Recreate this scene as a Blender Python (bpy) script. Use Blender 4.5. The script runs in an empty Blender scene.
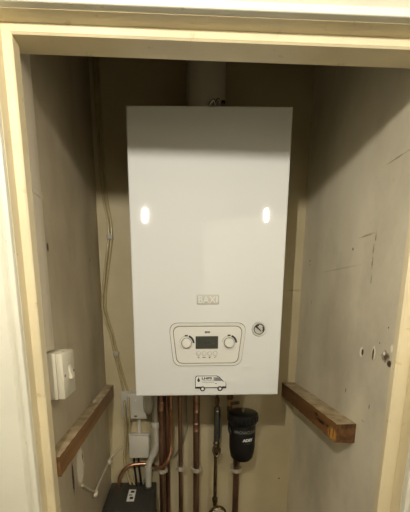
import bpy, bmesh, math, random
from mathutils import Vector, Matrix
random.seed(7)
S = bpy.context.scene
COL = S.collection
PI = math.pi

# ------------------------------------------------------------------ materials
def lin(c):
    return tuple(((x/255)/12.92 if x/255 <= .04045 else ((x/255+.055)/1.055)**2.4) for x in c) + (1,)

def mat(name, rgb, rough=.5, metal=0, noise=.0, nscale=20, bump=0, bscale=60, coat=0, rgb2=None, spots=None,
        stretch=(1, 1, 1), emit=None, spec=.5, detail=5, dirt=None):
    m = bpy.data.materials.new(name); m.use_nodes = True
    nt = m.node_tree; N = nt.nodes; L = nt.links
    b = N['Principled BSDF']
    b.inputs['Roughness'].default_value = rough
    b.inputs['Metallic'].default_value = metal
    b.inputs['Specular IOR Level'].default_value = spec
    if coat:
        b.inputs['Coat Weight'].default_value = coat; b.inputs['Coat Roughness'].default_value = .08
    c1 = lin(rgb)
    tc = N.new('ShaderNodeTexCoord')
    mp = N.new('ShaderNodeMapping'); mp.inputs['Scale'].default_value = stretch
    L.new(tc.outputs['Object'], mp.inputs['Vector'])
    nz = N.new('ShaderNodeTexNoise'); nz.inputs['Scale'].default_value = nscale; nz.inputs['Detail'].default_value = detail
    L.new(mp.outputs['Vector'], nz.inputs['Vector'])
    mix = N.new('ShaderNodeMix'); mix.data_type = 'RGBA'
    c2 = lin(rgb2) if rgb2 else tuple(x*(1-noise) for x in c1[:3]) + (1,)
    mix.inputs['A'].default_value = c1; mix.inputs['B'].default_value = c2
    mr = N.new('ShaderNodeMapRange'); mr.inputs['From Min'].default_value = .38; mr.inputs['From Max'].default_value = .66
    L.new(nz.outputs['Fac'], mr.inputs['Value']); L.new(mr.outputs['Result'], mix.inputs['Factor'])
    out = mix.outputs['Result']
    if dirt:                                        # second, larger blotches of wear
        rgbd, sc, lo, hi, amt = dirt
        n2 = N.new('ShaderNodeTexNoise'); n2.inputs['Scale'].default_value = sc; n2.inputs['Detail'].default_value = 8
        n2.inputs['Roughness'].default_value = .65
        L.new(mp.outputs['Vector'], n2.inputs['Vector'])
        r2 = N.new('ShaderNodeMapRange'); r2.inputs['From Min'].default_value = lo; r2.inputs['From Max'].default_value = hi
        r2.inputs['To Max'].default_value = amt
        L.new(n2.outputs['Fac'], r2.inputs['Value'])
        mx = N.new('ShaderNodeMix'); mx.data_type = 'RGBA'
        L.new(r2.outputs['Result'], mx.inputs['Factor']); L.new(out, mx.inputs['A']); mx.inputs['B'].default_value = lin(rgbd)
        out = mx.outputs['Result']
    if spots:
        nd = N.new('ShaderNodeTexNoise'); nd.inputs['Scale'].default_value = 90; nd.inputs['Detail'].default_value = 4
        L.new(tc.outputs['Object'], nd.inputs['Vector'])
        for (c, r, col, soft, wob) in spots:
            sub = N.new('ShaderNodeVectorMath'); sub.operation = 'SUBTRACT'; sub.inputs[1].default_value = c
            L.new(tc.outputs['Object'], sub.inputs[0])
            div = N.new('ShaderNodeVectorMath'); div.operation = 'DIVIDE'; div.inputs[1].default_value = r
            L.new(sub.outputs[0], div.inputs[0])
            ln = N.new('ShaderNodeVectorMath'); ln.operation = 'LENGTH'; L.new(div.outputs[0], ln.inputs[0])
            ad = N.new('ShaderNodeMath'); ad.operation = 'MULTIPLY_ADD'
            L.new(nd.outputs['Fac'], ad.inputs[0]); ad.inputs[1].default_value = wob*2; L.new(ln.outputs['Value'], ad.inputs[2])
            rr = N.new('ShaderNodeMapRange'); rr.inputs['From Min'].default_value = 1+wob-soft; rr.inputs['From Max'].default_value = 1+wob
            rr.inputs['To Min'].default_value = 1; rr.inputs['To Max'].default_value = 0
            L.new(ad.outputs[0], rr.inputs['Value'])
            mx = N.new('ShaderNodeMix'); mx.data_type = 'RGBA'
            L.new(rr.outputs['Result'], mx.inputs['Factor']); L.new(out, mx.inputs['A']); mx.inputs['B'].default_value = lin(col)
            out = mx.outputs['Result']
    L.new(out, b.inputs['Base Color'])
    if bump:
        nb = N.new('ShaderNodeTexNoise'); nb.inputs['Scale'].default_value = bscale; nb.inputs['Detail'].default_value = 4
        L.new(mp.outputs['Vector'], nb.inputs['Vector'])
        bp = N.new('ShaderNodeBump'); bp.inputs['Strength'].default_value = bump; bp.inputs['Distance'].default_value = .004
        L.new(nb.outputs['Fac'], bp.inputs['Height']); L.new(bp.outputs['Normal'], b.inputs['Normal'])
    if emit:
        b.inputs['Emission Color'].default_value = lin(emit[0]); b.inputs['Emission Strength'].default_value = emit[1]
    return m

# ------------------------------------------------------------------ mesh helpers
def box(bm, x0, x1, y0, y1, z0, z1, bev=0, seg=2):
    vs = [bm.verts.new((x, y, z)) for x in (x0, x1) for y in (y0, y1) for z in (z0, z1)]
    F = [(0, 1, 3, 2), (4, 6, 7, 5), (0, 4, 5, 1), (2, 3, 7, 6), (0, 2, 6, 4), (1, 5, 7, 3)]
    fs = [bm.faces.new([vs[i] for i in f]) for f in F]
    if bev:
        es = list({e for f in fs for e in f.edges})
        bmesh.ops.bevel(bm, geom=es, offset=bev, segments=seg, profile=.5, affect='EDGES')
    return fs

def frame_of(d):
    d = d.normalized()
    a = Vector((0, 0, 1)) if abs(d.z) < .9 else Vector((1, 0, 0))
    u = d.cross(a).normalized(); return u, d.cross(u).normalized()

def lathe(bm, prof, c=(0, 0, 0), axis=(0, 0, 1), n=32, cap=True):
    """prof: list of (radius, height along axis)"""
    c = Vector(c); d = Vector(axis).normalized(); u, w = frame_of(d)
    rings = []
    for r, h in prof:
        if r < 1e-6:
            rings.append([bm.verts.new(c+d*h)])
        else:
            rings.append([bm.verts.new(c+d*h+u*r*math.cos(2*PI*i/n)+w*r*math.sin(2*PI*i/n)) for i in range(n)])
    for a, b in zip(rings, rings[1:]):
        for i in range(n):
            j = (i+1) % n
            if len(a) == 1 and len(b) == 1: continue
            if len(a) == 1: bm.faces.new((a[0], b[i], b[j]))
            elif len(b) == 1: bm.faces.new((a[i], b[0], a[j]))
            else: bm.faces.new((a[i], b[i], b[j], a[j]))
    if cap:
        if len(rings[0]) > 1: bm.faces.new(rings[0])
        if len(rings[-1]) > 1: bm.faces.new(rings[-1][::-1])

def spline(pts, k=8):
    P = [Vector(p) for p in pts]
    if len(P) < 3: return P
    P = [P[0]*2-P[1]] + P + [P[-1]*2-P[-2]]
    out = []
    for i in range(1, len(P)-2):
        a, b, c, d = P[i-1:i+3]
        for j in range(k):
            t = j/k
            out.append(.5*((2*b)+(-a+c)*t+(2*a-5*b+4*c-d)*t*t+(-a+3*b-3*c+d)*t**3))
    out.append(P[-2]); return out

def tube(bm, pts, r, n=12, smooth=True, k=8, close=False):
    P = spline(pts, k) if smooth else [Vector(p) for p in pts]
    if close: P = P[:-1]
    rad = r if callable(r) else (lambda t: r)
    m = len(P); rings = []; u = None
    for i, p in enumerate(P):
        if close: d = (P[(i+1) % m]-P[i-1]).normalized()
        else: d = (P[min(i+1, m-1)]-P[max(i-1, 0)]).normalized()
        if u is None: u, w = frame_of(d)
        else:
            u = (u-d*u.dot(d)).normalized()
        w = d.cross(u)
        rr = rad(i/(m-1))
        rings.append([bm.verts.new(p+u*rr*math.cos(2*PI*j/n)+w*rr*math.sin(2*PI*j/n)) for j in range(n)])
    pr = list(zip(rings, rings[1:]))
    if close: pr.append((rings[-1], rings[0]))
    for a, b in pr:
        for j in range(n):
            q = (j+1) % n; bm.faces.new((a[j], a[q], b[q], b[j]))
    if not close:
        bm.faces.new(rings[0][::-1]); bm.faces.new(rings[-1])

def rpoly(pts, rad, n=6):
    """rounded polygon in 2D"""
    out = []; m = len(pts)
    if not hasattr(rad, '__len__'): rad = [rad]*m
    for i in range(m):
        p = Vector(pts[i]); a = (Vector(pts[i-1])-p); b = (Vector(pts[(i+1) % m])-p)
        a.normalize(); b.normalize()
        ang = a.angle(b); t = rad[i]/math.tan(ang/2)
        p0, p1 = p+a*t, p+b*t
        for k in range(n+1):
            s = k/n
            out.append(tuple((p0*(1-s)**2+p*2*s*(1-s)+p1*s*s)))
    return out

def prism(bm, pts, y0, y1, bev=0):
    """polygon in x,z extruded from y0 (front) to y1 (back)"""
    a = [bm.verts.new((x, y0, z)) for x, z in pts]; b = [bm.verts.new((x, y1, z)) for x, z in pts]
    f = bm.faces.new(a); bm.faces.new(b[::-1]); m = len(pts)
    for i in range(m): bm.faces.new((a[i], b[i], b[(i+1) % m], a[(i+1) % m]))
    if bev: bmesh.ops.bevel(bm, geom=list(f.edges), offset=bev, segments=2, profile=.5, affect='EDGES')

def ringprism(bm, po, pi_, y0, y1):
    m = len(po)
    V = [[bm.verts.new((x, y, z)) for x, z in P] for P, y in ((po, y0), (pi_, y0), (pi_, y1), (po, y1))]
    for k in range(4):
        A, B = V[k], V[(k+1) % 4]
        for i in range(m): bm.faces.new((A[i], A[(i+1) % m], B[(i+1) % m], B[i]))

def circ(cx, cz, r, n=28): return [(cx+r*math.cos(2*PI*i/n), cz+r*math.sin(2*PI*i/n)) for i in range(n)]

def arcband(bm, cx, cz, r0, r1, a0, a1, y0, y1, n=18, taper=False):
    po, pi_ = [], []
    for i in range(n+1):
        t = i/n; a = math.radians(a0+(a1-a0)*t)
        ro = r1 if not taper else r0+(r1-r0)*(.25+.75*t)
        po.append((cx+ro*math.cos(a), cz+ro*math.sin(a))); pi_.append((cx+r0*math.cos(a), cz+r0*math.sin(a)))
    prism(bm, po+pi_[::-1], y0, y1)

def link(o, parent=None):
    COL.objects.link(o)
    if parent is not None:
        o.parent = parent
        w = parent.matrix_world if False else None
    return o

def world_loc(o):
    v = Vector(o.location); p = o.parent
    while p is not None: v += Vector(p.location); p = p.parent
    return v

def obj(name, bm, m, parent=None, smooth=40, label=None):
    """mesh built in world coordinates -> object whose parent only carries a translation"""
    bmesh.ops.recalc_face_normals(bm, faces=bm.faces)
    me = bpy.data.meshes.new(name); bm.to_mesh(me); bm.free()
    for mm in (m if isinstance(m, (list, tuple)) else [m]): me.materials.append(mm)
    o = bpy.data.objects.new(name, me); link(o, parent)
    if parent is not None: o.location = -world_loc(parent)
    if smooth:
        me.shade_smooth(); me.set_sharp_from_angle(angle=math.radians(smooth))
    if label: o['label'] = label
    return o

def thing(name, label, cat, loc, group=None):
    e = bpy.data.objects.new(name, None); COL.objects.link(e); e.location = loc; e.empty_display_size = .02
    e['label'] = label; e['category'] = cat
    if group: e['group'] = group
    return e

def tag(o, label, cat, group=None):
    o['label'] = label; o['category'] = cat
    if group: o['group'] = group
    return o

def struct(name, bm, m, smooth=0, parent=None):
    o = obj(name, bm, m, parent, smooth)
    if parent is None: o['kind'] = 'structure'
    return o

def text_mesh(s, size, width=None, bold=0, spacing=1.0):
    """built-in font turned into a flat mesh in x,z, centred; returns bmesh"""
    cu = bpy.data.curves.new('t', 'FONT'); cu.body = s; cu.size = size; cu.align_x = 'CENTER'; cu.align_y = 'CENTER'
    cu.extrude = .00015; cu.offset = bold; cu.space_character = spacing; cu.resolution_u = 3
    o = bpy.data.objects.new('t', cu); COL.objects.link(o)
    bpy.context.view_layer.update()
    me = bpy.data.meshes.new_from_object(o.evaluated_get(bpy.context.evaluated_depsgraph_get()))
    bpy.data.objects.remove(o); bpy.data.curves.remove(cu)
    bm = bmesh.new(); bm.from_mesh(me); bpy.data.meshes.remove(me)
    xs = [v.co.x for v in bm.verts]; ys = [v.co.y for v in bm.verts]
    cx, cy = (max(xs)+min(xs))/2, (max(ys)+min(ys))/2; w = max(xs)-min(xs)
    k = (width/w) if width else 1
    for v in bm.verts:
        x, y, z = v.co; v.co = Vector(((x-cx)*k, -z, (y-cy)))
    return bm

def place_text(bm, x, y, z):
    for v in bm.verts: v.co += Vector((x, y, z))
    return bm

def merge(dst, src):
    me = bpy.data.meshes.new('tmp'); src.to_mesh(me); src.free(); dst.from_mesh(me); bpy.data.meshes.remove(me)

# ------------------------------------------------------------------ materials used
M = {}
M['boiler'] = mat('boiler_enamel', (215, 216, 211), rough=.035, noise=.02, nscale=3, spec=.5, bump=.012, bscale=9)
M['boiler_plastic'] = mat('boiler_plastic', (214, 213, 204), rough=.38)
M['groove'] = mat('groove_grey', (120, 116, 100), rough=.7)
M['print'] = mat('print_dark', (40, 40, 38), rough=.6)
M['print_soft'] = mat('print_grey', (92, 90, 84), rough=.6)
M['icon'] = mat('icon_grey', (150, 147, 134), rough=.6)
M['lcd'] = mat('lcd_glass', (58, 60, 50), rough=.25)
M['lcdseg'] = mat('lcd_digits', (34, 36, 30), rough=.4)
M['badge'] = mat('badge_grey', (186, 183, 170), rough=.45)
M['white'] = mat('sticker_white', (226, 226, 220), rough=.4)
M['sky'] = mat('van_window', (120, 122, 130), rough=.4)
M['red'] = mat('sticker_red', (150, 60, 50), rough=.5)
M['green'] = mat('sticker_green', (90, 120, 60), rough=.5)
M['black'] = mat('black_plastic', (10, 10, 10), rough=.5, bump=.05, bscale=300)
M['black_gloss'] = mat('black_cap_plastic', (20, 21, 21), rough=.33)
M['blackbox'] = mat('pump_black', (58, 56, 50), rough=.5, bump=.1, bscale=250, noise=.15)
M['silver'] = mat('silver', (190, 186, 175), rough=.25, metal=1)
M['brass'] = mat('brass', (142, 126, 98), rough=.35, metal=1, noise=.4, nscale=40)
M['copper'] = mat('copper_pipe', (178, 144, 124), rough=.38, metal=1, rgb2=(138, 108, 92), nscale=14, stretch=(1, 1, .35),
                  dirt=((96, 66, 52), 25, .5, .75, .7))
M['copper_bright'] = mat('copper_clean', (208, 162, 132), rough=.28, metal=1, rgb2=(180, 132, 104), nscale=14)
M['solder'] = mat('solder_fitting', (190, 152, 130), rough=.4, metal=1, rgb2=(156, 122, 104), nscale=60)
M['pvc'] = mat('waste_plastic', (186, 182, 166), rough=.4, noise=.1, nscale=15)
M['clip'] = mat('clip_plastic', (176, 168, 148), rough=.45)
M['box'] = mat('white_box_plastic', (204, 200, 186), rough=.38, noise=.05)
M['box_low'] = mat('junction_box_plastic', (200, 196, 182), rough=.4)
M['cable'] = mat('painted_cable', (186, 171, 128), rough=.18, noise=.15, nscale=30)
M['cablew'] = mat('white_cable', (196, 188, 166), rough=.35)
M['cableg'] = mat('grey_cable', (150, 145, 128), rough=.4)
M['cableb'] = mat('black_cable', (18, 18, 20), rough=.35)
M['blue'] = mat('blue_label', (40, 62, 80), rough=.4)
M['braid'] = mat('braided_steel', (128, 128, 118), rough=.35, metal=.8, noise=.5, nscale=400)
M['switch'] = mat('switch_plastic', (206, 200, 178), rough=.32)
M['trunk'] = mat('painted_trunking', (206, 194, 172), rough=.45, noise=.12, nscale=14)
M['flue'] = mat('flue_plastic', (196, 190, 172), rough=.4)
GLOSS = dict(rough=.34, spec=.5)
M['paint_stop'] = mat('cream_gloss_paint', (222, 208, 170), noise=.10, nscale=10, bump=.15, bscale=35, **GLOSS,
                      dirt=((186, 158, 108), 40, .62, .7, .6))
M['paint_arch'] = mat('pale_gloss_paint', (224, 221, 202), noise=.06, nscale=10, bump=.12, bscale=40, **GLOSS,
                      dirt=((180, 165, 125), 60, .66, .72, .6))
M['wall_hall'] = mat('hall_wall_paint', (208, 204, 192), rough=.8, noise=.05, nscale=4)
M['wall_rear'] = mat('hall_rear_paint', (150, 144, 128), rough=.8, noise=.05, nscale=4)
M['door'] = mat('reflection_door_paint', (226, 222, 208), rough=.5)
M['carpet'] = mat('hall_floor', (96, 84, 68), rough=.95, noise=.3, nscale=200)
M['dark_board'] = mat('bounce_dimming_board', (60, 44, 26), rough=.7, noise=.3, nscale=8)  # dark tone set to cut bounced light, not a stain
M['ceil'] = mat('ceiling_paint', (232, 229, 222), rough=.9)
DK = (70, 55, 38)
M['wall_r'] = mat('plaster_right', (228, 220, 196), rough=.5, rgb2=(208, 199, 174), nscale=5, bump=.25, bscale=16, stretch=(1, 1, .6),
    dirt=((176, 168, 148), 4.5, .46, .70, .6),
    spots=[((.348, -.125, .137), (.02, .010, .013), (242, 234, 214), .3, .35), ((.348, -.129, .137), (.02, .0050, .009), (52, 40, 26), .25, .2),
           ((.348, -.172, .143), (.02, .009, .016), (242, 234, 214), .4, .5), ((.348, -.1705, .139), (.02, .0040, .015), (74, 56, 36), .3, .4),
           ((.348, -.214, .141), (.02, .016, .012), (92, 74, 50), .5, .6), ((.348, -.2095, .146), (.02, .005, .005), (242, 234, 214), .3, .3),
           ((.348, -.230, .128), (.02, .009, .009), (60, 45, 30), .4, .5),
           ((.348, -.232, .160), (.02, .006, .010), (242, 234, 214), .5, .5),
           ((.348, -.190, .166), (.02, .002, .002), DK, .3, .2),
           ((.348, -.2135, .20), (.02, .0018, .0022), DK, .3, .2),
           ((.348, -.041, .377), (.02, .003, .004), DK, .3, .2), ((.348, .2245, .380), (.02, .003, .0035), DK, .3, .2),
           ((.348, .225, .368), (.02, .002, .002), DK, .3, .2),
           ((.348, -.130, .362), (.02, .0035, .016), (150, 136, 110), .6, .8), ((.348, -.131, .335), (.02, .0035, .016), (142, 126, 98), .6, .8),
           ((.348, -.133, .300), (.02, .003, .014), (150, 136, 110), .6, .8), ((.348, -.134, .39), (.02, .003, .012), (142, 126, 98), .6, .8),
           ((.348, -.18, .525), (.02, .045, .0022), (146, 134, 108), .7, .7),
           ((.348, .02, .3365), (.02, .13, .003), (186, 177, 152), 1, .4),
           ((.348, -.10, .398), (.02, .04, .003), (166, 154, 126), .8, .5),
           ((.348, -.1745, .487), (.02, .004, .006), (196, 188, 160), .6, .3),
           ((.348, .17, .37), (.02, .0025, .006), (200, 194, 170), .6, .3), ((.348, .19, .25), (.02, .003, .012), (190, 184, 160), .7, .3),
           ((.348, -.16, -.02), (.02, .01, .003), (196, 188, 164), .6, .4),
           ((.348, -.178, .02), (.02, .002, .007), (90, 80, 60), .4, .3), ((.348, -.07, .03), (.02, .003, .008), (104, 94, 72), .6, .4)])
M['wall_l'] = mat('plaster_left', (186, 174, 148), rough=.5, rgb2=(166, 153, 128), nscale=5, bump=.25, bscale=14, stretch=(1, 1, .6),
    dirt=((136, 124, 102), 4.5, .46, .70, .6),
    spots=[((-.338, -.075, -.165), (.02, .036, .062), (232, 226, 208), .3, .4), ((-.338, -.052, -.15), (.02, .004, .014), (56, 44, 30), .4, .3),
           ((-.338, -.138, -.165), (.02, .009, .050), (44, 38, 36), .35, .35),
           ((-.338, -.18, .362), (.02, .0065, .010), (40, 28, 16), .4, .2), ((-.338, .16, .377), (.02, .004, .005), (60, 46, 28), .4, .3),
           ((-.338, -.04, -.05), (.02, .03, .012), (184, 172, 140), .6, .6),
           ((-.338, -.10, .16), (.02, .012, .05), (166, 152, 120), .9, .5), ((-.338, -.02, .5), (.02, .003, .03), (176, 162, 126), .8, .4),
           ((-.338, .0, .25), (.02, .07, .09), (170, 158, 130), .9, .5)])
M['wall_b'] = mat('plaster_back', (200, 187, 150), rough=.6, rgb2=(188, 174, 136), nscale=6, bump=.15, bscale=20,
    spots=[((.31, .29, -.42), (.004, .02, .004), DK, .4, .2), ((.33, .29, .29), (.04, .02, .005), (180, 165, 125), .7, .5)])
WOODSP = [((.30, -.045, -.062), (.03, .035, .006), (40, 24, 10), .5, .5), ((.30, -.015, -.052), (.03, .018, .006), (52, 32, 14), .5, .5),
          ((.30, -.088, -.06), (.03, .014, .005), (46, 28, 10), .5, .5),
          ((.30, -.115, -.07), (.03, .028, .02), (206, 150, 72), .5, .4), ((.30, -.102, -.07), (.03, .004, .018), (110, 66, 26), .6, .6),
          ((.30, -.12, -.066), (.03, .0035, .018), (120, 74, 30), .6, .6)]
M['wood_r'] = mat('batten_wood_right', (128, 88, 46), rough=.6, rgb2=(84, 54, 26), nscale=9, stretch=(1, .25, 3), bump=.3, bscale=40, spots=WOODSP)
M['wood_end'] = mat('batten_end_grain', (120, 82, 42), rough=.7, rgb2=(70, 44, 22), nscale=60, bump=.3, bscale=80)
M['wood_l'] = mat('batten_wood_left', (146, 108, 64), rough=.5, rgb2=(104, 72, 40), nscale=8, stretch=(1, .25, 3), bump=.2, bscale=30,
                  dirt=((74, 46, 22), 14, .6, .7, .7))
M['dust'] = mat('batten_top_plaster', (176, 160, 128), rough=.8, rgb2=(140, 120, 86), nscale=26, bump=.6, bscale=70,
                dirt=((72, 52, 30), 30, .60, .72, .8))

# ------------------------------------------------------------------ the setting
FL, CE = -1.36, 1.04
LX, RX, BY = -.338, .348, .29
def slab(name, m, *b, bev=0):
    bm = bmesh.new(); box(bm, *b, bev=bev); return struct(name, bm, m)
slab('floor', M['carpet'], -.90, 1.0, -2.0, BY, FL-.05, FL)
slab('ceiling', M['ceil'], -.90, 1.0, -2.0, BY, CE, CE+.05)
slab('ceiling_cupboard', M['dark_board'], LX, RX, -.284, BY, CE-.03, CE-.002)  # unseen dark ceiling, added to keep the cupboard top dim
slab('wall_back', M['wall_b'], LX-.05, RX+.05, BY, BY+.05, FL, CE)
slab('wall_left', M['wall_l'], LX-.04, LX, -.285, BY, FL, CE)
slab('wall_right', M['wall_r'], RX, RX+.04, -.285, BY, FL, CE)
# hall wall pierced by the cupboard opening
HF = -.345                                    # face of the hall wall
bm = bmesh.new()
box(bm, -.90, -.375, HF+.006, -.285, FL, CE); box(bm, .38, 1.0, HF+.006, -.285, FL, CE); box(bm, -.375, .38, HF+.006, -.268, .68, CE)
struct('wall_front', bm, M['wall_hall'])
slab('wall_hall_left', M['wall_hall'], -.95, -.90, -2.0, HF, FL, CE)
slab('wall_hall_right', M['wall_hall'], 1.0, 1.05, -2.0, HF, FL, CE)
slab('wall_hall_rear', M['wall_rear'], -.90, 1.0, -2.05, -2.0, FL, CE)

# frame: rebated lining (reveal + stop) and the moulded architrave
def tilt(v):                                   # the head of the frame runs slightly out of level
    v.co.z -= .0235*(v.co.x+.04)
def head(name, m, prof, x0, x1, smooth=30):
    bm = bmesh.new()
    A = [bm.verts.new((x0, y, z)) for y, z in prof]; B = [bm.verts.new((x1, y, z)) for y, z in prof]
    bm.faces.new(A); bm.faces.new(B[::-1]); n = len(prof)
    for i in range(n): bm.faces.new((A[i], B[i], B[(i+1) % n], A[(i+1) % n]))
    for v in bm.verts: tilt(v)
    return struct(name, bm, m, smooth)
def upright(name, m, prof, z0, z1, smooth=30):
    bm = bmesh.new()
    A = [bm.verts.new((x, y, z0)) for x, y in prof]; B = [bm.verts.new((x, y, z1)) for x, y in prof]
    bm.faces.new(A); bm.faces.new(B[::-1]); n = len(prof)
    for i in range(n): bm.faces.new((A[i], B[i], B[(i+1) % n], A[(i+1) % n]))
    return struct(name, bm, m, smooth)
SY = -.31                                      # face of the stop
def arc(cx, cy, r, a0, a1, n=5): return [(cx+r*math.cos(math.radians(a0+(a1-a0)*i/n)), cy+r*math.sin(math.radians(a0+(a1-a0)*i/n))) for i in range(n+1)]
zb, zt = .6290, .6415
# left upright: stop, then rebate
e = .0025
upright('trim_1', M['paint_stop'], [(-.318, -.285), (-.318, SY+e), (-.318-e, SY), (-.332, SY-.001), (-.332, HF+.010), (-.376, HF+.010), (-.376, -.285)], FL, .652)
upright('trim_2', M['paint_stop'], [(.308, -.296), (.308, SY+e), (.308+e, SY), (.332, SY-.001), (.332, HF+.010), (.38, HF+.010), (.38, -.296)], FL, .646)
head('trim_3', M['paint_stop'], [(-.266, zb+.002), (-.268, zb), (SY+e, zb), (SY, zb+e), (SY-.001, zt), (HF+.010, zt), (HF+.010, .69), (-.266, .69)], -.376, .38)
# architrave: rounded bead, quirk, flat face (profile in distance-from-opening u and depth y)
def archprof(y0=HF):
    p = [(0, y0+.012), (0, y0+.0015)] + [(.0020*(1-math.cos(t)), y0+.0015-.0025*math.sin(t)) for t in [PI/2*i/4 for i in range(1, 5)]]
    p += [(.0075, y0-.001), (.0092, y0), (.0098, y0+.005), (.0145, y0+.0055), (.0175, y0+.001), (.0195, y0-.001), (.066, y0-.003), (.076, y0-.004), (.078, y0+.012)]
    return p
ap = archprof()
upright('trim_4', M['paint_arch'], [(-.3325-u, y) for u, y in ap], FL, .72)
upright('trim_5', M['paint_arch'], [(.333+u, y) for u, y in ap], FL, .72)
head('trim_6', M['paint_arch'], [(y, .6425+u) for u, y in ap], -.411, .411)

# ------------------------------------------------------------------ hall behind the camera: door added for its reflection in the boiler, two hanging lamps
bm = bmesh.new(); box(bm, 0, .74, -.02, .02, FL+.01, .82, bev=.003)
R = Matrix.Rotation(math.radians(24), 4, 'Z')
for v in bm.verts: v.co = R @ v.co + Vector((.133, -1.7, 0))
d1 = struct('reflection_door', bm, M['door'])
bm = bmesh.new(); tube(bm, [(.66, .02, -.36), (.66, .07, -.36), (.56, .075, -.36)], .009)
for v in bm.verts: v.co = R @ v.co + Vector((.133, -1.7, 0))
obj('reflection_door_handle', bm, M['silver'], d1)

M['bulb'] = mat('bulb_glow', (255, 226, 176), emit=((255, 248, 236), 1.0))
M['bulb2'] = mat('bulb_glow_dim', (255, 226, 176), emit=((255, 248, 236), 1.0))
POWER, POWER2 = 2750, 1080
M['bulb'].node_tree.nodes['Principled BSDF'].inputs['Emission Strength'].default_value = POWER
M['bulb2'].node_tree.nodes['Principled BSDF'].inputs['Emission Strength'].default_value = POWER2
for x, label, mb in ((-.24, 'brighter bulb hanging on a cord from the hall ceiling behind the viewer', 'bulb'),
                     (.40, 'dimmer bulb hanging on a cord at the right of the hall ceiling', 'bulb2')):
    t = thing('pendant_lamp', label, 'lamp', (x, -1.0, CE))
    bm = bmesh.new(); lathe(bm, [(.04, 0), (.04, -.012), (.01, -.03)], (x, -1.0, CE)); obj('ceiling_rose', bm, M['switch'], t)
    bm = bmesh.new(); tube(bm, [(x, -1.0, CE-.02), (x, -1.0, .76)], .003, smooth=False); obj('cord', bm, M['cablew'], t)
    bm = bmesh.new(); lathe(bm, [(.008, .785), (.014, .78), (.014, .735), (.012, .728)], (x, -1.0, 0)); obj('lamp_holder', bm, M['switch'], t)
    bm = bmesh.new(); lathe(bm, [(.004, .730), (.006, .724), (.0062, .715), (.0062, .675), (.005, .671), (0, .669)], (x, -1.0, 0), cap=False)
    obj('bulb', bm, M[mb], t)

# ------------------------------------------------------------------ BOILER
BX = .1965
b = thing('boiler', 'white gloss wall-hung gas boiler with control panel, filling the middle of the cupboard', 'boiler', (0, .14, 0))
bm = bmesh.new()
box(bm, -BX, BX, 0, .27, 0, .702)
ed = [e_ for e_ in bm.edges if all(abs(v.co.y) < 1e-6 for v in e_.verts)]
bmesh.ops.bevel(bm, geom=ed, offset=.004, segments=5, profile=.5, affect='EDGES')
obj('casing', bm, M['boiler'], b, 0)
bm = bmesh.new(); box(bm, -.185, .185, .27, .2895, .02, .69); obj('back_plate', bm, M['groove'], b)
bm = bmesh.new(); box(bm, -.165, .165, .03, .26, -.006, 0.002, bev=.002); obj('base_plate', bm, M['groove'], b)
for i, (x, r) in enumerate([(-.14, .013), (-.105, .011), (-.073, .011), (-.016, .015), (.058, .009), (.105, .012)]):
    bm = bmesh.new(); lathe(bm, [(r, 0), (r, -.012), (r*.8, -.02)], (x, .24, -.004), n=6); obj('outlet', bm, M['brass'], b)

# BAXI badge
bm = bmesh.new(); prism(bm, rpoly([(-.0295, .2465), (-.0295, .2715), (.0285, .2715), (.0285, .2465)], .003), -.0016, .001, bev=.0006)
bd = obj('badge', bm, M['badge'], b)
bm = place_text(text_mesh('BAXI', .0245, width=.050, bold=.0006, spacing=1.08), -.0005, -.0021, .259)
obj('lettering', bm, M['boiler'], bd, 0)

# control panel
OT = [(-.1000, .0855), (-.1035, .1985), (.1030, .1985), (.0985, .0855)]
OT = [(-.0905, .0850), (-.1025, .1985), (.1015, .1980), (.0895, .0850)]
IN = [(-.0835, .0900), (-.0945, .1915), (.0935, .1910), (.0825, .0900)]
gr = lambda P, d: [(x+(d if x > 0 else -d), z+(d if z > .14 else -d)) for x, z in P]
rads = [.024, .024, .024, .024]
bm = bmesh.new(); ringprism(bm, rpoly(gr(OT, .0014), rads), rpoly(gr(OT, -.0006), rads), -.0006, .001)
cp = obj('control_panel', bm, M['groove'], b)
bm = bmesh.new(); ringprism(bm, rpoly(OT, rads), rpoly(gr(OT, -.0040), [.021]*4), -.0035, .001)
ringprism(bm, rpoly(gr(OT, -.0040), [.021]*4), rpoly(IN, [.019]*4), -.0018, .001)
obj('bezel', bm, M['boiler_plastic'], cp)
bm = bmesh.new(); ringprism(bm, rpoly(IN, [.019]*4), rpoly(gr(IN, -.0024), [.018]*4), -.0009, .001)
obj('panel_gap', bm, M['groove'], cp)
bm = bmesh.new(); prism(bm, rpoly(gr(IN, -.0022), [.018]*4), -.0014, .001); obj('fascia', bm, M['boiler_plastic'], cp, 30)
for kx in (-.0566, .0571):
    kz = .1461
    bm = bmesh.new(); prism(bm, circ(kx, kz, .0142), -.0018, 0); ko = obj('knob', bm, M['groove'], cp)
    bm = bmesh.new(); lathe(bm, [(.0126, 0), (.0122, .009), (.0112, .0105), (0, .011)], (kx, -.001, kz), (0, -1, 0), n=40)
    k2 = obj('knob', bm, M['boiler_plastic'], cp)
    COL.objects.unlink(ko); me_ = ko.data; bpy.data.objects.remove(ko); bpy.data.meshes.remove(me_)
    bm = bmesh.new(); prism(bm, circ(kx, kz, .0143), -.0018, 0)
    arcband(bm, kx, kz, .0182, .0190, 175, 100, -.0017, -.0012)
    obj('dial_ring', bm, M['groove'], cp, 0)
    bm = bmesh.new(); arcband(bm, kx, kz, .0162, .0215, 72, 0, -.0022, -.0012)
    box(bm, kx-.0045, kx+.0035, -.0018, -.0012, kz+.0175, kz+.0215)
    obj('dial_scale', bm, M['print'], cp, 0)
bm = bmesh.new(); prism(bm, rpoly([(-.0325, .1305), (-.0325, .1640), (.0275, .1640), (.0275, .1305)], .001, 2), -.0026, 0)
dp = obj('display', bm, M['lcd'], cp)
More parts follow.
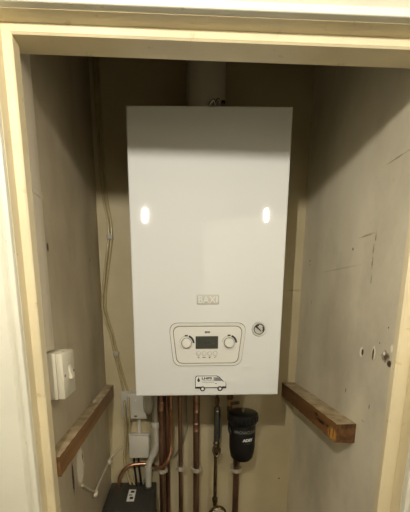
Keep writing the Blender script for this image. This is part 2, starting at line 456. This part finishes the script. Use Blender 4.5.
for dx in (.003, .014):
    bm = place_text(text_mesh('8', .016, bold=.0001), dx, -.0028, .148); obj('digit', bm, M['lcdseg'], dp, 0)
bm = bmesh.new(); box(bm, -.029, -.026, -.0030, -.0026, .135, .160); obj('bar_symbol', bm, M['lcdseg'], dp, 0)
bm = place_text(text_mesh('800', .0075, width=.0145, bold=.0003), -.0010, -.0018, .1745)
obj('model_number', bm, M['print'], cp, 0)
for i, bx_ in enumerate((-.0244, -.0095, .0055, .0203)):
    bm = bmesh.new(); arcband(bm, bx_, .1178, .0052, .0060, 0, 360, -.0024, -.0012, n=24)
    bt = obj('button', bm, M['icon'], cp, 0)
    bm = bmesh.new(); lathe(bm, [(.0052, 0), (.0050, .0022), (0, .0026)], (bx_, -.0010, .1178), (0, -1, 0), n=24); obj('button_cap', bm, M['boiler_plastic'], bt)
    bm = bmesh.new()
    if i == 0: arcband(bm, bx_, .1070, .0014, .0024, 0, 360, -.0018, -.0012)
    elif i == 1: box(bm, bx_-.0045, bx_+.0045, -.0018, -.0012, .1062, .1080)
    elif i == 2: box(bm, bx_-.0020, bx_+.0020, -.0018, -.0012, .1050, .1092)
    else:
        prism(bm, [(bx_-.003, .1072), (bx_-.0010, .1050), (bx_+.0040, .1096), (bx_+.0028, .1100), (bx_-.0010, .1064), (bx_-.0024, .1080)], -.0018, -.0012)
    obj('symbol', bm, M['print_soft'], bt, 0)

# pressure gauge on the casing
gx, gz = .1362, .1815
bm = bmesh.new(); lathe(bm, [(.0185, -.001), (.0185, .003), (.017, .0045), (.0150, .0035), (.0145, .001)], (gx, 0, gz), (0, -1, 0), n=40)
g = obj('pressure_gauge', bm, M['boiler_plastic'], b)
bm = bmesh.new(); arcband(bm, gx, gz, .0122, .0140, 0, 360, -.0030, 0, n=36); arcband(bm, gx, gz, .0180, .0190, 0, 360, -.0014, 0, n=36); obj('dial_rim', bm, M['print'], g, 0)
bm = bmesh.new(); prism(bm, circ(gx, gz, .0122), -.0018, 0); obj('dial_face', bm, M['badge'], g, 0)
bm = bmesh.new()
prism(bm, [(gx-.0098, gz+.0050), (gx-.0060, gz+.0082), (gx+.0068, gz-.0050), (gx+.0054, gz-.0066)], -.0024, -.0018)
arcband(bm, gx, gz, .0085, .0118, 95, 150, -.0023, -.0018); arcband(bm, gx, gz, .0095, .0118, -30, 30, -.0023, -.0018)
obj('needle', bm, M['print'], g, 0)

# van sticker
vb = [(-.0365, .0195), (-.0365, .0535), (-.0325, .0585), (.0270, .0585), (.0350, .0545), (.0460, .0420), (.0535, .0375), (.0555, .0310), (.0550, .0195)]
bm = bmesh.new(); prism(bm, vb, -.0007, .0005); vs = obj('van_sticker', bm, M['print'], b, 0, label='printed sticker of a delivery van')
cxv, czv = .008, .040
def ins(P, d):
    out = []
    for x, z in P: out.append((x+(-d if x > cxv else d), z+(-d if z > czv else d)))
    return out
bm = bmesh.new(); prism(bm, ins(vb, .0018)[:], -.0009, -.0006)
obj('van_body', bm, M['white'], vs, 0)
bm = bmesh.new()
box(bm, -.0365, -.0190, -.0011, -.0006, .0185, .0245); box(bm, -.0095, .0310, -.0011, -.0006, .0200, .0225); box(bm, .0430, .0555, -.0011, -.0006, .0185, .0250)
prism(bm, [(.0180, .0535), (.0205, .0535), (.0205, .0420), (.0180, .0420)], -.0011, -.0006)
box(bm, .022, .027, -.0011, -.0006, .0325, .0345)
obj('van_trim', bm, M['print'], vs, 0)
bm = bmesh.new(); prism(bm, [(.0215, .0535), (.0310, .0535), (.0365, .0490), (.0420, .0420), (.0215, .0420)], -.0011, -.0006); obj('van_window', bm, M['sky'], vs, 0)
for wx in (-.0145, .0370):
    bm = bmesh.new(); prism(bm, circ(wx, .0178, .0078), -.0013, .0003); w_ = obj('van_wheel', bm, M['print'], vs, 0)
    bm = bmesh.new(); prism(bm, circ(wx, .0178, .0040), -.0016, -.001); obj('hub', bm, M['white'], w_, 0)
bm = place_text(text_mesh('LHPS', .0095, width=.030, bold=.0004), -.0020, -.0011, .0505)
obj('lettering', bm, M['print'], vs, 0)
bm = place_text(text_mesh('Logical Heating &', .0042, width=.030), .0000, -.0011, .0430)
merge(bm, place_text(text_mesh('Plumbing Solutions Ltd', .0042, width=.034), .0015, -.0011, .0375))
obj('small_lettering', bm, M['print_soft'], vs, 0)
bm = bmesh.new()
prism(bm, [(-.0265, .0540), (-.0225, .0450), (-.0225, .0420), (-.0262, .0385), (-.0300, .0420), (-.0300, .0460)], -.0012, -.0006)
obj('flame_mark', bm, M['print'], vs, 0)

for o_ in [vs] + [c for c in COL.objects if c.parent == vs] + [c for c in COL.objects if c.parent and c.parent.parent == vs]:
    for v in o_.data.vertices: v.co.x = .008+(v.co.x-.008)*.93; v.co.z = .036+(v.co.z-.036)*.90
# flue
f = thing('flue_pipe', 'pale round flue pipe rising from the top of the boiler into the dark', 'pipe', (.003, .14, .70))
bm = bmesh.new(); lathe(bm, [(.0525, .715), (.0525, CE)], (.002, .14, 0), n=48); obj('pipe', bm, M['flue'], f)
bm = bmesh.new(); lathe(bm, [(.062, .702), (.062, .712), (.056, .718), (.0525, .718)], (.002, .14, 0), n=48); obj('collar', bm, M['flue'], f)
bm = bmesh.new()
tube(bm, [(.006, .085, .722), (.008, .078, .744), (.016, .076, .752), (.022, .078, .742)], .003)
tube(bm, [(.022, .078, .742), (.028, .076, .754), (.034, .078, .744)], .003)
box(bm, .036, .046, .074, .088, .722, .752, bev=.002)
obj('clamp', bm, M['silver'], f)

# ------------------------------------------------------------------ battens
def batten(name, x0, x1, y0, y1, z0, z1, wm, em, label, inner, chips):
    bm = bmesh.new(); n = 40
    prof = [(x0, z0), (x1, z0), (x1, z1), (x0, z1)]
    rings = []
    for i in range(n+1):
        y = y0+(y1-y0)*i/n; r = []
        for k, (x, z) in enumerate(prof):
            jx, jz = random.uniform(-.0006, .0006), random.uniform(-.0006, .0006)
            if (x == inner): x += jx
            if chips and x == inner and z == z0 and i < 7: x += .008*(1-i/7)*random.uniform(.4, 1.1); z += .008*(1-i/7)*random.uniform(.4, 1)
            r.append(bm.verts.new((x, y, z+jz)))
        rings.append(r)
    for a, c in zip(rings, rings[1:]):
        for k in range(4):
            q = (k+1) % 4; fa = bm.faces.new((a[k], a[q], c[q], c[k]))
            fa.material_index = 1 if k == 2 else 0
    fa = bm.faces.new(rings[0]); fa.material_index = 2
    bm.faces.new(rings[-1][::-1])
    o = obj(name, bm, [wm, M['dust'], em], None, 20); tag(o, label, 'batten'); return o
batten('wall_batten', LX, -.312, -.283, BY, -.080, -.0385, M['wood_l'], M['wood_end'],
       'long varnished wooden batten running along the left cupboard wall below the light switch', -.312, False)
batten('wall_batten', .301, RX, -.135, BY, -.085, -.037, M['wood_r'], M['wood_end'],
       'rough sawn-off wooden batten with splintered end on the right cupboard wall', .301, True)
# plaster lump lying on the left batten
bm = bmesh.new(); bmesh.ops.create_icosphere(bm, subdivisions=2, radius=.008)
for v in bm.verts: v.co = Vector((v.co.x*.8, v.co.y*2.2, v.co.z*.7))*random.uniform(.85, 1.15)+Vector((-.328, .075, -.0345))
tag(obj('plaster_lump', bm, M['trunk'], None, 0), 'small crumb of plaster lying on top of the left wooden batten', 'plaster lump')

# ------------------------------------------------------------------ left wall: switch, trunking
s = thing('light_switch', 'white plastic light switch box on the left cupboard wall beside the door frame', 'switch', (LX, -.205, .112))
bm = bmesh.new(); box(bm, LX, -.316, -.252, -.176, .066, .158, bev=.002); obj('back_box', bm, M['switch'], s)
bm = bmesh.new(); box(bm, -.316, -.303, -.251, -.177, .067, .157, bev=.0025); obj('face_plate', bm, M['switch'], s)
bm = bmesh.new()
A = [(-.307, z, y) for y in (-.219, -.196) for z in (.097, .131)]
vv = [bm.verts.new(p) for p in [(-.304, -.219, .101), (-.304, -.219, .129), (-.304, -.201, .101), (-.304, -.201, .129), (-.2955, -.218, .102), (-.302, -.218, .128), (-.2955, -.202, .102), (-.302, -.202, .128)]]
for q in [(0, 1, 3, 2), (4, 6, 7, 5), (0, 4, 5, 1), (2, 3, 7, 6), (0, 2, 6, 4), (1, 5, 7, 3)]: bm.faces.new([vv[i] for i in q])
bmesh.ops.bevel(bm, geom=list(bm.edges), offset=.001, segments=2, affect='EDGES')
obj('rocker', bm, M['switch'], s)
for z in (.113,):
    for y in (-.242, -.186):
        bm = bmesh.new(); lathe(bm, [(.003, 0), (.0028, .0012), (0, .0016)], (-.303, y, z), (1, 0, 0), n=16); obj('screw', bm, M['groove'], s)
bm = bmesh.new(); box(bm, LX, -.328, -.2575, -.2155, .163, CE, bev=.0015)
tr = obj('cable_trunking', bm, M['trunk']); tag(tr, 'painted-over cable trunking strip rising above the light switch on the left wall', 'trunking')
bm = bmesh.new(); box(bm, LX, -.3265, -.2590, -.2140, .44, .452, bev=.001); obj('joint_cover', bm, M['trunk'], tr)

# ------------------------------------------------------------------ cables
def cable(name, pts, r, m, label, cat='cable', n=10, clips=()):
    bm = bmesh.new(); tube(bm, pts, r, n=n)
    o = obj(name, bm, m); tag(o, label, cat)
    return o
yc = BY-.005
A = [(-.316, 1.03), (-.313, .75), (-.311, .634), (-.306, .57), (-.2955, .509), (-.2965, .46), (-.308, .39), (-.3185, .327), (-.329, .244), (-.319, .19),
     (-.3065, .142), (-.2945, .075), (-.284, .02), (-.2745, -.03), (-.2665, -.093)]
pa = [(x-.0065, yc, z) for x, z in A] + [(-.2695, .256, -.098), (-.2695, .256, -.155), (-.270, .268, -.19), (-.276, yc, -.25), (-.284, yc, -.328), (-.272, yc-.01, -.39), (-.262, .272, -.425)]
ca = cable('electric_cable', pa, .0042, M['cable'], 'painted cable zigzagging down the back wall, left-hand strand of the clipped pair')
B = [(-.3065, 1.03), (-.3035, .75), (-.3015, .634), (-.297, .57), (-.2885, .509), (-.2890, .46), (-.3000, .39), (-.3105, .327), (-.3205, .244), (-.3115, .19),
     (-.2990, .142), (-.2875, .075), (-.2755, .02), (-.2640, -.03), (-.2535, -.068)]
pb = [(x-.0050, yc, z) for x, z in B] + [(-.2535, .244, -.085), (-.2535, .244, -.155), (-.258, .268, -.19), (-.266, yc, -.25), (-.274, yc, -.328), (-.258, yc-.008, -.39), (-.248, .272, -.425)]
cb = cable('electric_cable', pb, .0042, M['cable'], 'painted cable zigzagging down the back wall, right-hand strand of the clipped pair')
for x, z in ((-.2985, .463), (-.2960, .076)):
    bm = bmesh.new(); box(bm, x-.0105, x+.0105, yc-.009, BY, z-.009, z+.009, bev=.004, seg=3); obj('cable_clip', bm, M['clip'], ca)
# surface cable on left wall running to the back corner
cw = cable('white_cable', [(-.334, -.083, -.217), (-.333, -.03, -.262), (-.331, .026, -.305)], .0044, M['cablew'],
           'short thick white cable end on the left wall below the batten', n=12)
pts = [(-.333, .026, -.306), (-.334, .13, -.310), (-.334, .2416, -.3155)]
cl = cable('white_cable', pts + [(-.331, .268, -.313), (-.318, .282, -.301), (-.301, .2855, -.286), (-.288, .285, -.276)], .0038, M['cablew'],
           'thin white cable clipped low on the left wall and turning onto the back wall')
for p, r in (((-.331, .022, -.306), .0125), ((-.331, .2416, -.3155), .0120)):
    bm = bmesh.new(); bmesh.ops.create_icosphere(bm, subdivisions=3, radius=r)
    for v in bm.verts: v.co = Vector((v.co.x*.75, v.co.y, v.co.z*.9))+Vector(p)
    obj('cable_clip', bm, M['cablew'], cl)
cable('white_cable', [(-.0497, .262, -.004), (-.0497, .262, -.0731), (-.0478, .272, -.150), (-.0500, .276, -.210), (-.063, .276, -.258), (-.085, .276, -.300),
                      (-.118, .276, -.330), (-.16, .277, -.355), (-.205, .277, -.40), (-.215, .272, -.428)], .0034, M['cableg'],
      'slim grey cable dropping from the boiler beside the middle copper pipe')

# ------------------------------------------------------------------ boxes on the back wall
bx1 = thing('fused_spur', 'larger white wiring box on the back wall tucked under the boiler corner', 'electrical box', (-.22, BY, -.11))
bm = bmesh.new(); box(bm, -.284, -.190, .272, BY, -.158, -.060, bev=.002); obj('back_box', bm, M['box'], bx1)
bm = bmesh.new(); box(bm, -.259, -.190, .252, .273, -.157, -.061, bev=.004, seg=3); obj('cover', bm, M['box'], bx1)
bm = bmesh.new(); lathe(bm, [(.0035, 0), (.003, .002), (0, .0025)], (-.229, .252, -.087), (0, -1, 0), n=16); obj('screw', bm, M['white'], bx1)
bm = bmesh.new(); box(bm, -.236, -.226, .2508, .253, -.148, -.143); obj('indicator', bm, M['print_soft'], bx1)
bx2 = thing('junction_box', 'small blank white junction box on the back wall above the black pump', 'electrical box', (-.223, BY, -.26))
bm = bmesh.new(); box(bm, -.259, -.187, .252, BY, -.308, -.222, bev=.003); obj('lid', bm, M['box_low'], bx2)
bm = bmesh.new(); box(bm, -.261, -.185, .266, BY, -.310, -.220, bev=.002); obj('base', bm, M['box_low'], bx2)
bm = bmesh.new(); box(bm, -.229, -.217, .276, BY, -.221, -.157, bev=.002); tag(obj('cable_trunking', bm, M['box']), 'short white trunking stub joining the two white boxes on the back wall', 'trunking')
for x, lab in ((-.246, 'left one of two black cables dropping out of the junction box'), (-.229, 'right one of two black cables dropping out of the junction box')):
    cable('black_cable', [(x, .276, -.309), (x, .276, -.35), (x+.004, .272, -.39), (x+.008, .262, -.428)], .0040, M['cableb'], lab)

# condensate pump
p = thing('condensate_pump', 'black plastic pump box fixed low in the left corner with a white sticker', 'pump', (-.25, BY, -.50))
bm = bmesh.new(); box(bm, -.333, -.168, .10, BY, -.60, -.434, bev=.006, seg=3); obj('tank', bm, M['blackbox'], p)
bm = bmesh.new(); box(bm, -.336, -.165, .094, BY-.002, -.436, -.424, bev=.004, seg=3); obj('lid', bm, M['blackbox'], p)
bm = bmesh.new(); box(bm, -.326, -.175, .108, .25, -.4245, -.4225, bev=.0015); obj('lid_panel', bm, M['blackbox'], p)
bm = bmesh.new(); box(bm, -.262, -.236, .158, .232, -.4225, -.4215); st = obj('sticker', bm, M['white'], p)
bm = bmesh.new(); box(bm, -.254, -.241, .210, .222, -.4216, -.4209); box(bm, -.253, -.241, .170, .184, -.4216, -.4209)
box(bm, -.258, -.246, .193, .198, -.4216, -.4209); obj('sticker_print', bm, M['print'], st)
bm = bmesh.new(); lathe(bm, [(.0165, -.428), (.0165, -.416), (.0135, -.413)], (-.1915, .24, 0)); obj('inlet', bm, M['blackbox'], p)

# ------------------------------------------------------------------ pipes
def pipe(name, x, y, r, z1, z0, label, clips=(), couplings=(), m='copper'):
    t = thing(name, label, 'pipe', (x, y, z0))
    bm = bmesh.new(); lathe(bm, [(r, z0), (r, z1)], (x, y, 0), n=24); obj('tube', bm, M[m], t)
    for z, h in couplings:
        bm = bmesh.new(); k = r+.0016
        lathe(bm, [(r, z-h/2-.002), (k, z-h/2), (k, z-h/2+.004), (r+.0007, z-h/2+.006), (r+.0007, z+h/2-.006), (k, z+h/2-.004), (k, z+h/2), (r, z+h/2+.002)], (x, y, 0), n=24)
        obj('coupling', bm, M['solder'], t)
    for z in clips:
        bm = bmesh.new(); R_ = r+.0045
        po = [(x-R_*1.25, y), (x-R_, y-.004)]+[(x+R_*math.cos(PI-PI*i/12), y-R_*math.sin(PI*i/12)) for i in range(1, 12)]+[(x+R_, y-.004), (x+R_*1.25, y), (x+R_*.9, BY), (x-R_*.9, BY)]
        a = [bm.verts.new((u, w, z-.007)) for u, w in po]; c = [bm.verts.new((u, w, z+.007)) for u, w in po]
        bm.faces.new(a); bm.faces.new(c[::-1])
        for i in range(len(po)): bm.faces.new((a[i], c[i], c[(i+1) % len(po)], a[(i+1) % len(po)]))
        obj('pipe_clip', bm, M['clip'], t)
    return t
ZB = -.008
pipe('copper_pipe', -.1395, .240, .0112, ZB, FL, 'thick copper pipe just right of the white plastic waste pipe', clips=(-.352,), couplings=((-.105, .03),))
pipe('copper_pipe', -.1200, .262, .0080, ZB, FL, 'thin dark copper pipe half hidden between the thick pipe and the bent pipe')
pipe('copper_pipe', -.0725, .240, .0076, ZB, FL, 'thin straight copper pipe in the middle, left of the grey cable', clips=(-.345,), couplings=((-.075, .024),))
pipe('copper_pipe', -.0150, .240, .0112, ZB, FL, 'thick straight copper pipe left of the filling loop', clips=(-.35,), couplings=((-.108, .045), (-.185, .03)))
t = thing('copper_pipe', 'bent copper pipe that curves left across the wall and down to the black pump', 'pipe', (-.104, .24, ZB))
yb = .238
pth = [(-.1040, yb, ZB), (-.1045, yb, -.08), (-.1050, yb, -.16), (-.1055, yb, -.235), (-.1095, yb-.004, -.275), (-.124, yb-.016, -.310), (-.148, yb-.022, -.328), (-.184, .230, -.337),
       (-.225, .245, -.338), (-.257, .252, -.341), (-.282, .255, -.356), (-.299, .255, -.386), (-.305, .252, -.428)]
# keep the bend clear of the thick pipe: swing in front of it
pth = [(-.1040, yb, ZB), (-.1045, yb, -.08), (-.1050, yb, -.16), (-.1055, yb, -.235), (-.1085, yb-.008, -.272), (-.118, .219, -.302), (-.133, .217, -.322), (-.148, .222, -.332), (-.166, .244, -.338),
       (-.185, .268, -.340), (-.225, .270, -.340), (-.257, .266, -.343), (-.282, .262, -.358), (-.299, .258, -.386), (-.305, .252, -.428)]
bm = bmesh.new(); tube(bm, pth, .0062, n=16, k=10); obj('tube', bm, M['copper_bright'], t)
bm = bmesh.new(); lathe(bm, [(.0062, -.12), (.0078, -.118), (.0078, -.096), (.0062, -.094)], (-.1045, yb, 0), n=20); obj('coupling', bm, M['solder'], t)

# waste pipe
w = thing('waste_pipe', 'grey-white plastic condensate waste pipe with an offset bend at the left', 'pipe', (-.168, .24, ZB))
xw = -.1605
bm = bmesh.new(); lathe(bm, [(.0110, ZB), (.0110, -.17)], (xw, .245, 0), n=24); tube(bm, [(xw, .245, -.165), (xw-.0005, .245, -.21), (xw, .245, -.252), (xw-.005, .244, -.275), (xw-.018, .241, -.303), (-.1895, .24, -.335), (-.1915, .24, -.37), (-.1915, .24, -.42)], .0112, n=24); obj('tube', bm, M['pvc'], w)
for z in (-.175,):
    bm = bmesh.new(); lathe(bm, [(.0112, z-.012), (.0165, z-.011), (.0175, z-.006), (.0175, z+.006), (.0165, z+.011), (.0112, z+.012)], (xw, .245, 0), n=24); obj('coupling', bm, M['pvc'], w)
bm = bmesh.new(); tube(bm, [(xw, .245, -.248), (xw-.003, .245, -.268), (xw-.012, .243, -.292)], .0132, n=24); obj('elbow', bm, M['pvc'], w)
bm = bmesh.new(); tube(bm, [(-.1915, .24, -.335), (-.1915, .24, -.365)], .0132, n=24, smooth=False); obj('coupling', bm, M['pvc'], w)
bm = bmesh.new(); lathe(bm, [(.0160, .0), (.0160, -.095), (.0140, -.108), (.008, -.117), (0, -.119)], (-.182, .200, -.002), n=28); obj('trap_cap', bm, M['pvc'], w)

# filling loop
fl = thing('filling_loop', 'slim braided filling loop hose with blue label and brass valve below the boiler', 'filling loop', (.058, .24, ZB))
xf = .0585
bm = bmesh.new(); lathe(bm, [(.0055, ZB), (.0055, -.075), (.009, -.077), (.009, -.098), (.0065, -.100), (.0065, -.120)], (xf, .24, 0), n=6)
obj('top_connector', bm, M['brass'], fl)
bm = bmesh.new(); lathe(bm, [(.010, -.110), (.0115, -.114), (.0115, -.236), (.009, -.240)], (xf+.0005, .24, 0), n=20); hs = obj('hose', bm, M['braid'], fl)
bm = bmesh.new(); lathe(bm, [(.0121, -.120), (.0121, -.228)], (xf+.0005, .24, 0), n=24, cap=False)
bmesh.ops.delete(bm, geom=[v for v in bm.verts if v.co.x < xf+.004], context='VERTS'); lb = obj('label_wrap', bm, M['blue'], hs)
bm = bmesh.new(); lathe(bm, [(.005, 0), (.004, .003), (0, .004)], (xf, .229, -.124), (0, -1, 0)); obj('ferrule', bm, M['silver'], fl)
bm = bmesh.new(); lathe(bm, [(.0075, -.238), (.0115, -.244), (.0115, -.252), (.008, -.256), (.012, -.262), (.012, -.276), (.008, -.282), (.0075, -.30)], (xf-.001, .24, 0), n=12)
lathe(bm, [(.009, 0), (.009, .014), (.006, .018)], (xf-.001, .232, -.266), (0, -1, 0), n=16)
vlv = obj('valve', bm, M['brass'], fl)
bm = bmesh.new(); tube(bm, [(xf-.014, .214, -.250), (xf-.016, .212, -.268), (xf-.006, .210, -.284), (xf+.008, .212, -.276), (xf+.010, .214, -.256)], .0028); obj('valve_handle', bm, M['brass'], vlv)
bm = bmesh.new(); lathe(bm, [(.0065, -.29), (.0065, -.465), (.0105, -.467), (.0105, -.482), (.0075, -.486), (.0075, FL)], (xf-.003, .24, 0), n=16); obj('tail_pipe', bm, M['brass'], fl)
# gauge under it
gg = thing('pressure_gauge', 'round brass-rimmed pressure gauge at the bottom edge under the filling loop', 'gauge', (.064, .22, -.526))
c_ = (.064, .222, -.518)
bm = bmesh.new(); lathe(bm, [(.026, 0), (.034, .004), (.034, .022), (.031, .025), (.0295, .021)], c_, (0, -1, 0), n=44, cap=False); obj('rim', bm, M['brass'], gg)
bm = bmesh.new(); lathe(bm, [(.0315, .001), (.0315, .019)], c_, (0, -1, 0), n=44); obj('dial_face', bm, M['badge'], gg)
bm = bmesh.new(); prism(bm, [(.050, -.506), (.052, -.503), (.067, -.517), (.064, -.521)], .2018, .2030); obj('needle', bm, M['print'], gg, 0)

# magnetic filter + its pipe
pipe('copper_pipe', .1345, .250, .0112, -.325, FL, 'thick copper pipe coming down from under the black filter', clips=(-.36,))
mf = thing('magnetic_filter', 'black cylindrical magnetic filter canister hanging under the right of the boiler', 'filter', (.1405, .19, -.26))
fx, fy = .1402, .19
bm = bmesh.new(); lathe(bm, [(.030, -.110), (.045, -.112), (.0500, -.116), (.0505, -.121), (.0505, -.141), (.0485, -.148), (.046, -.152)], (fx, fy, 0), n=48)
cap = obj('cap', bm, M['black_gloss'], mf)
for i in range(20):
    pass
bm = bmesh.new()
for i in range(24):
    a = 2*PI*i/24; cxr, cyr = fx+.0508*math.cos(a), fy+.0508*math.sin(a)
    lathe(bm, [(.0018, -.141), (.0018, -.122)], (cxr, cyr, 0), n=8)
obj('grip_ribs', bm, M['black_gloss'], cap)
bm = bmesh.new(); lathe(bm, [(.0440, -.150), (.0440, -.205), (.0436, -.236), (.0420, -.252), (.0380, -.274), (.030, -.284), (0, -.286)], (fx, fy, 0), n=48); bo = obj('canister', bm, M['black'], mf)
bm = bmesh.new(); lathe(bm, [(.006, -.112), (.0055, -.104), (.0065, -.103), (.0065, -.097), (0, -.0965)], (fx-.001, fy-.012, 0), n=6); obj('bleed_screw', bm, M['silver'], mf)
bm = bmesh.new(); tube(bm, [(fx-.038, fy+.030, -.16), (fx-.044, fy-.002, -.172), (fx-.040, fy-.012, -.186)], .0065); obj('clip_lug', bm, M['black'], mf)
def wrap(bm, r, zc, ac):
    for v in bm.verts:
        a = v.co.x/r+ac; rr = r-v.co.y
        z = v.co.z+zc; v.co = Vector((fx+rr*math.sin(a), fy-rr*math.cos(a), z))
    return bm
M['white_print'] = mat('white_print', (215, 215, 210), rough=.5); M['grey_print'] = mat('grey_print', (110, 110, 104), rough=.45)
bm = wrap(text_mesh('ADEY', .0125, width=.038, bold=.0009), .0440, -.1990, .27); obj('brand_lettering', bm, M['white_print'], bo, 0)
bm = wrap(text_mesh('www.adey.com', .0045, width=.026), .0438, -.2115, .27); obj('small_lettering', bm, M['grey_print'], bo, 0)
bm = wrap(text_mesh('MAGNACLEAN', .0150, width=.080, bold=.0003), .0446, -.1715, .08); obj('embossed_lettering', bm, M['grey_print'], bo, 0)
bm = bmesh.new(); lathe(bm, [(.0075, ZB), (.0075, -.125)], (.104, .248, 0), n=20)
tag_p = obj('feed_pipe', bm, M['copper_bright'], mf)
bm = bmesh.new(); lathe(bm, [(.0125, -.062), (.0125, -.082), (.0095, -.086)], (.104, .248, 0), n=6); tube(bm, [(.104, .248, -.110), (.106, .244, -.135), (.118, .232, -.150)], .0095)
lathe(bm, [(.006, 0), (.006, .03)], (.108, .242, -.10), (1, -.5, .3), n=12)
obj('inlet_valve', bm, M['brass'], mf)
bm = bmesh.new(); tube(bm, [(.132, .215, -.278), (.134, .236, -.300), (.1345, .250, -.335)], .0128); obj('outlet_valve', bm, M['brass'], mf)

# ------------------------------------------------------------------ camera, light, view
w_ = bpy.data.worlds.new('World'); S.world = w_; w_.use_nodes = True
w_.node_tree.nodes['Background'].inputs[0].default_value = lin((255, 225, 180)); w_.node_tree.nodes['Background'].inputs[1].default_value = .02

FPX, CX, CY = 334.085, 183.59, 370.97
cam = bpy.data.cameras.new('Camera'); co = bpy.data.objects.new('Camera', cam); COL.objects.link(co)
cam.sensor_fit = 'VERTICAL'; cam.sensor_height = 36; cam.lens = FPX*36/512
cam.shift_x = (205-CX)/512; cam.shift_y = (CY-256)/512; cam.clip_start = .02
yaw, pit, rol = math.radians(1.2867), math.radians(11.7365), math.radians(-.3171)
fw = Vector((math.sin(yaw)*math.cos(pit), math.cos(yaw)*math.cos(pit), -math.sin(pit)))
r = Vector((math.cos(yaw), -math.sin(yaw), 0)); u = r.cross(fw)
r2 = r*math.cos(rol)+u*math.sin(rol); u2 = -r*math.sin(rol)+u*math.cos(rol)
mw = Matrix((r2, u2, -fw)).transposed().to_4x4(); mw.translation = Vector((-.0847, -.8871, .2543))
co.matrix_world = mw
S.camera = co
S.view_settings.view_transform = 'Standard'; S.view_settings.look = 'None'; S.view_settings.gamma = 1; S.view_settings.use_curve_mapping = False
S.view_settings.exposure = 0
